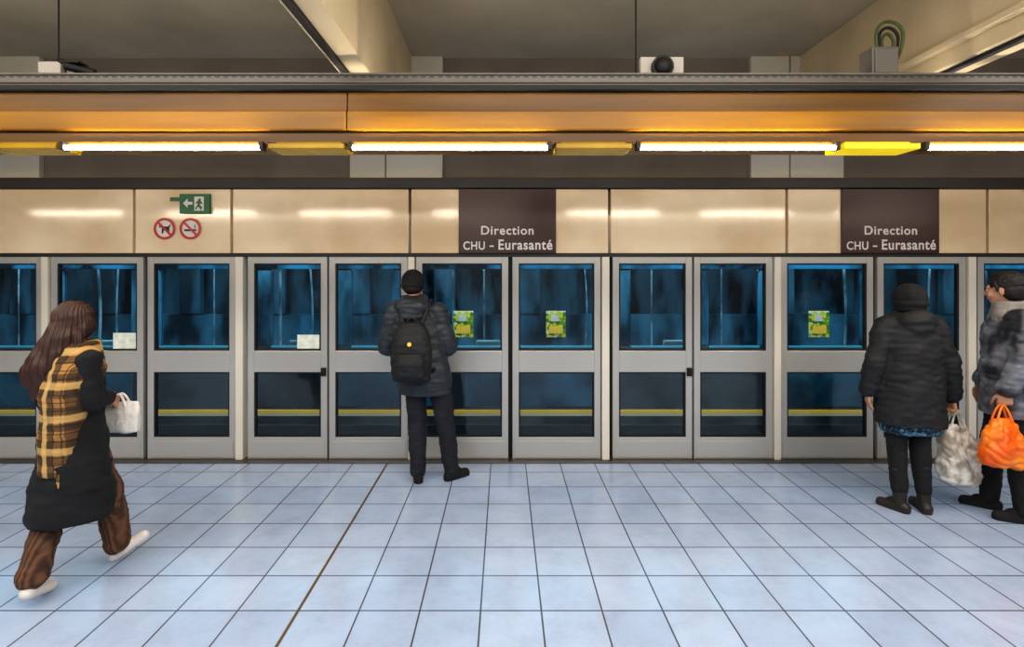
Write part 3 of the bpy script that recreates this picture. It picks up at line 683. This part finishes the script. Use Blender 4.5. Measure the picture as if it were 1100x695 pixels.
bm=bmesh.new(); loft(bm,[(0,-.005,1.38,.20,.13),(0,-.005,1.42,.165,.125),(0,0,1.475,.12,.115),(0,.0,1.53,.108,.108)]); p.cloth('collar',bm,pm('pale_collar',(140,136,132),.9,0,.3,9,.4,90),wrinkle(.01,12),label='pale padded jacket collar')
bm=bmesh.new(); p.legs(bm,(.095,.070,.058),1.0); p.cloth('trousers',bm,BLK,wrinkle(.008,9))
for sd in 'LR': p.shoe(sd,BLK,r=.041)
c=p.j['head']; R=p.HR; bm=bmesh.new(); ell(bm,c+R@V(0,-.030,.046),(.090,.106,.086),R); ell(bm,c+R@V(0,-.055,-.012),(.086,.074,.080),R)
for s_ in (-1,1): cap(bm,c+R@V(s_*.074,.022,.05),c+R@V(s_*.078,.010,.000),.016,.011)
p.cloth('hair',bm,pm('short_dark_hair',(26,22,20),.7,0,.2,30),lambda c_,n_:.006*nz(c_,30)+.004*nz(c_,70),.0055,1)
hw=Matrix.Rotation(math.radians(62),3,'Z')@Vector((-.24,.105,.84))
carrier('shopping_bag',3.60+hw.x-.02,3.70+hw.y,.74,.42,.28,.18,mixnoise('orange_plastic',(238,100,20),(252,142,40),6,.3,.4),'crumpled bright orange plastic shopping bag held in a hand',.84,lean=.0,amp=1.1)
# ---- walking woman
s1=.90; rot=math.radians(-25)
p=Person((-2.42,2.93,0),rot,s1,dict(head=(-.01,.02,1.615),neck=(0,.0,1.45),chest=(0,.01,1.27),waist=(0,.01,1.07),pelvis=(0,0,.92),
   sL=(-.165,.0,1.39),sR=(.165,.0,1.39),eL=(-.215,-.06,1.15),wL=(-.225,.02,.93),eR=(.20,.0,1.14),wR=(.085,.15,1.13),
   hL=(-.085,-.01,.88),hR=(.085,.01,.88),kL=(-.04,-.09,.49),aL=(.045,-.24,.115),tL=(-.01,-.125,.042),
   kR=(.06,.17,.50),aR=(.02,.24,.10),tR=(.095,.345,.14)),
   'person with long brown hair in black coat and plaid scarf, walking',RZ(14)@RX(-2),
   dict(L=((0,.2,-1),(.2,1,0),(1,0,0),.4),R=((-.3,.75,-.55),(-.3,.1,1),(-1,0,-.2),1.0)))
j=p.j
bm=bmesh.new()
loft(bm,[(0,-.01,.43,.25,.215),(0,-.01,.50,.25,.215),(0,-.01,.70,.225,.19),(0,0,.90,.205,.165),(0,.01,1.07,.185,.14),(0,.01,1.27,.20,.15),(0,.01,1.36,.19,.13),(0,.0,1.44,.11,.10)])
p.sleeves(bm,(.070,.062,.050)); p.cloth('coat',bm,pm('black_wool',(26,27,30),.95,0,.25,9,.4,160),wrinkle(.018,6))
TR=pm('rust_trousers',(112,76,52),.85,0,.15,8,.2,120); nt=TR.node_tree
wv=nt.nodes.new('ShaderNodeTexWave'); wv.bands_direction='X'; wv.inputs['Scale'].default_value=14; wv.inputs['Distortion'].default_value=.5
nt.links.new([n_ for n_ in nt.nodes if n_.type=='TEX_COORD'][0].outputs['Object'],wv.inputs['Vector'])
mx=nt.nodes.new('ShaderNodeMix'); mx.data_type='RGBA'; mx.blend_type='MULTIPLY'; mx.inputs[0].default_value=.65
nt.links.new([n_ for n_ in nt.nodes if n_.type=='VALTORGB'][0].outputs[0],mx.inputs[6]); nt.links.new(wv.outputs['Color'],mx.inputs[7]); nt.links.new(mx.outputs[2],nt.nodes['Principled BSDF'].inputs['Base Color'])
bm=bmesh.new(); p.legs(bm,(.10,.080,.080),.88); p.cloth('trousers',bm,TR,wrinkle(.012,8))
WS=pm('white_shoe',(226,218,210),.5,0,.05,8)
p.shoe('L',WS,flat=False,r=.04); p.shoe('R',WS,flat=False,r=.038)
PL=plaidmat('plaid_wool',(170,124,66),(46,32,26),(216,178,112),4.5)
bm=bmesh.new()
loft(bm,[(.05,-.115,.72,.120,.075),(.05,-.110,.82,.130,.08),(.055,-.09,1.0,.135,.10),(.055,-.05,1.2,.150,.14),(.05,-.01,1.33,.165,.155),(.015,.0,1.42,.155,.14),(0,.01,1.50,.115,.12)])
p.cloth('scarf',bm,PL,wrinkle(.012,7),label='tan plaid wool scarf draped down the back')
for i in range(18):
    bm=bmesh.new(); x=.05-.105+.21*i/17; cap(bm,(x,-.15,.74),(x+random.uniform(-.01,.01),-.155,.67),.0075,.005,8)
    p.cloth('fringe',bm,PL,None,.0045,0)
HB=pm('brown_hair',(60,34,24),.5,0,.35,14,.3,60,stretch=(1,1,.1))
bm=bmesh.new(); c=j['head']
ell(bm,c+V(0,-.022,.038),(.092,.108,.096)); ell(bm,c+V(.04,-.01,-.02),(.06,.085,.09))
loft(bm,[(-.10,-.16,1.22,.06,.03),(-.09,-.165,1.26,.10,.05),(-.065,-.15,1.35,.130,.065),(-.035,-.10,1.45,.130,.085),(-.01,-.05,1.54,.105,.095),(-.01,.0,1.64,.094,.10),(-.01,.01,1.69,.07,.08)])
cap(bm,(-.13,-.14,1.38),(-.18,-.15,1.24),.05,.030); cap(bm,(-.04,-.17,1.30),(-.03,-.18,1.18),.04,.02); cap(bm,(-.085,.0,1.58),(-.14,-.06,1.40),.03,.035); cap(bm,(.075,.0,1.58),(.09,-.05,1.42),.032,.035)
def hd(c_,n_):
    a=math.atan2(c_.y-.05,c_.x); return .005*math.sin(a*34+c_.z*9)+.014*nz(c_,12)
p.cloth('hair',bm,HB,hd,.006,1)
hw=Matrix.Rotation(rot,3,'Z')@(Vector((.06,.215,1.075))*s1)
hx,hy,hz=-2.42+hw.x,2.93+hw.y,hw.z
WB=pm('white_bag_cloth',(228,222,214),.5,0,.08,8,.3,60)
carrier('handbag',hx+.01,hy+.01,hz+.0,.79,.23,.07,WB,'flat white cloth bag hanging from a hand',hz+.05,lean=.0,amp=.35,full=True,ex=.5)
# ---------------------------------------------------------------- camera
cd=bpy.data.cameras.new('camera'); cam=bpy.data.objects.new('camera',cd); link(cam)
cam.location=(0,0,CH); cam.rotation_euler=(math.radians(90),0,0)
cd.sensor_width=36; cd.sensor_fit='HORIZONTAL'; cd.lens=F/1100*36; cd.shift_x=(550-PX)/1100; cd.shift_y=-(347.5-PY)/1100
cd.clip_start=.05; cd.clip_end=60
scn.camera=cam
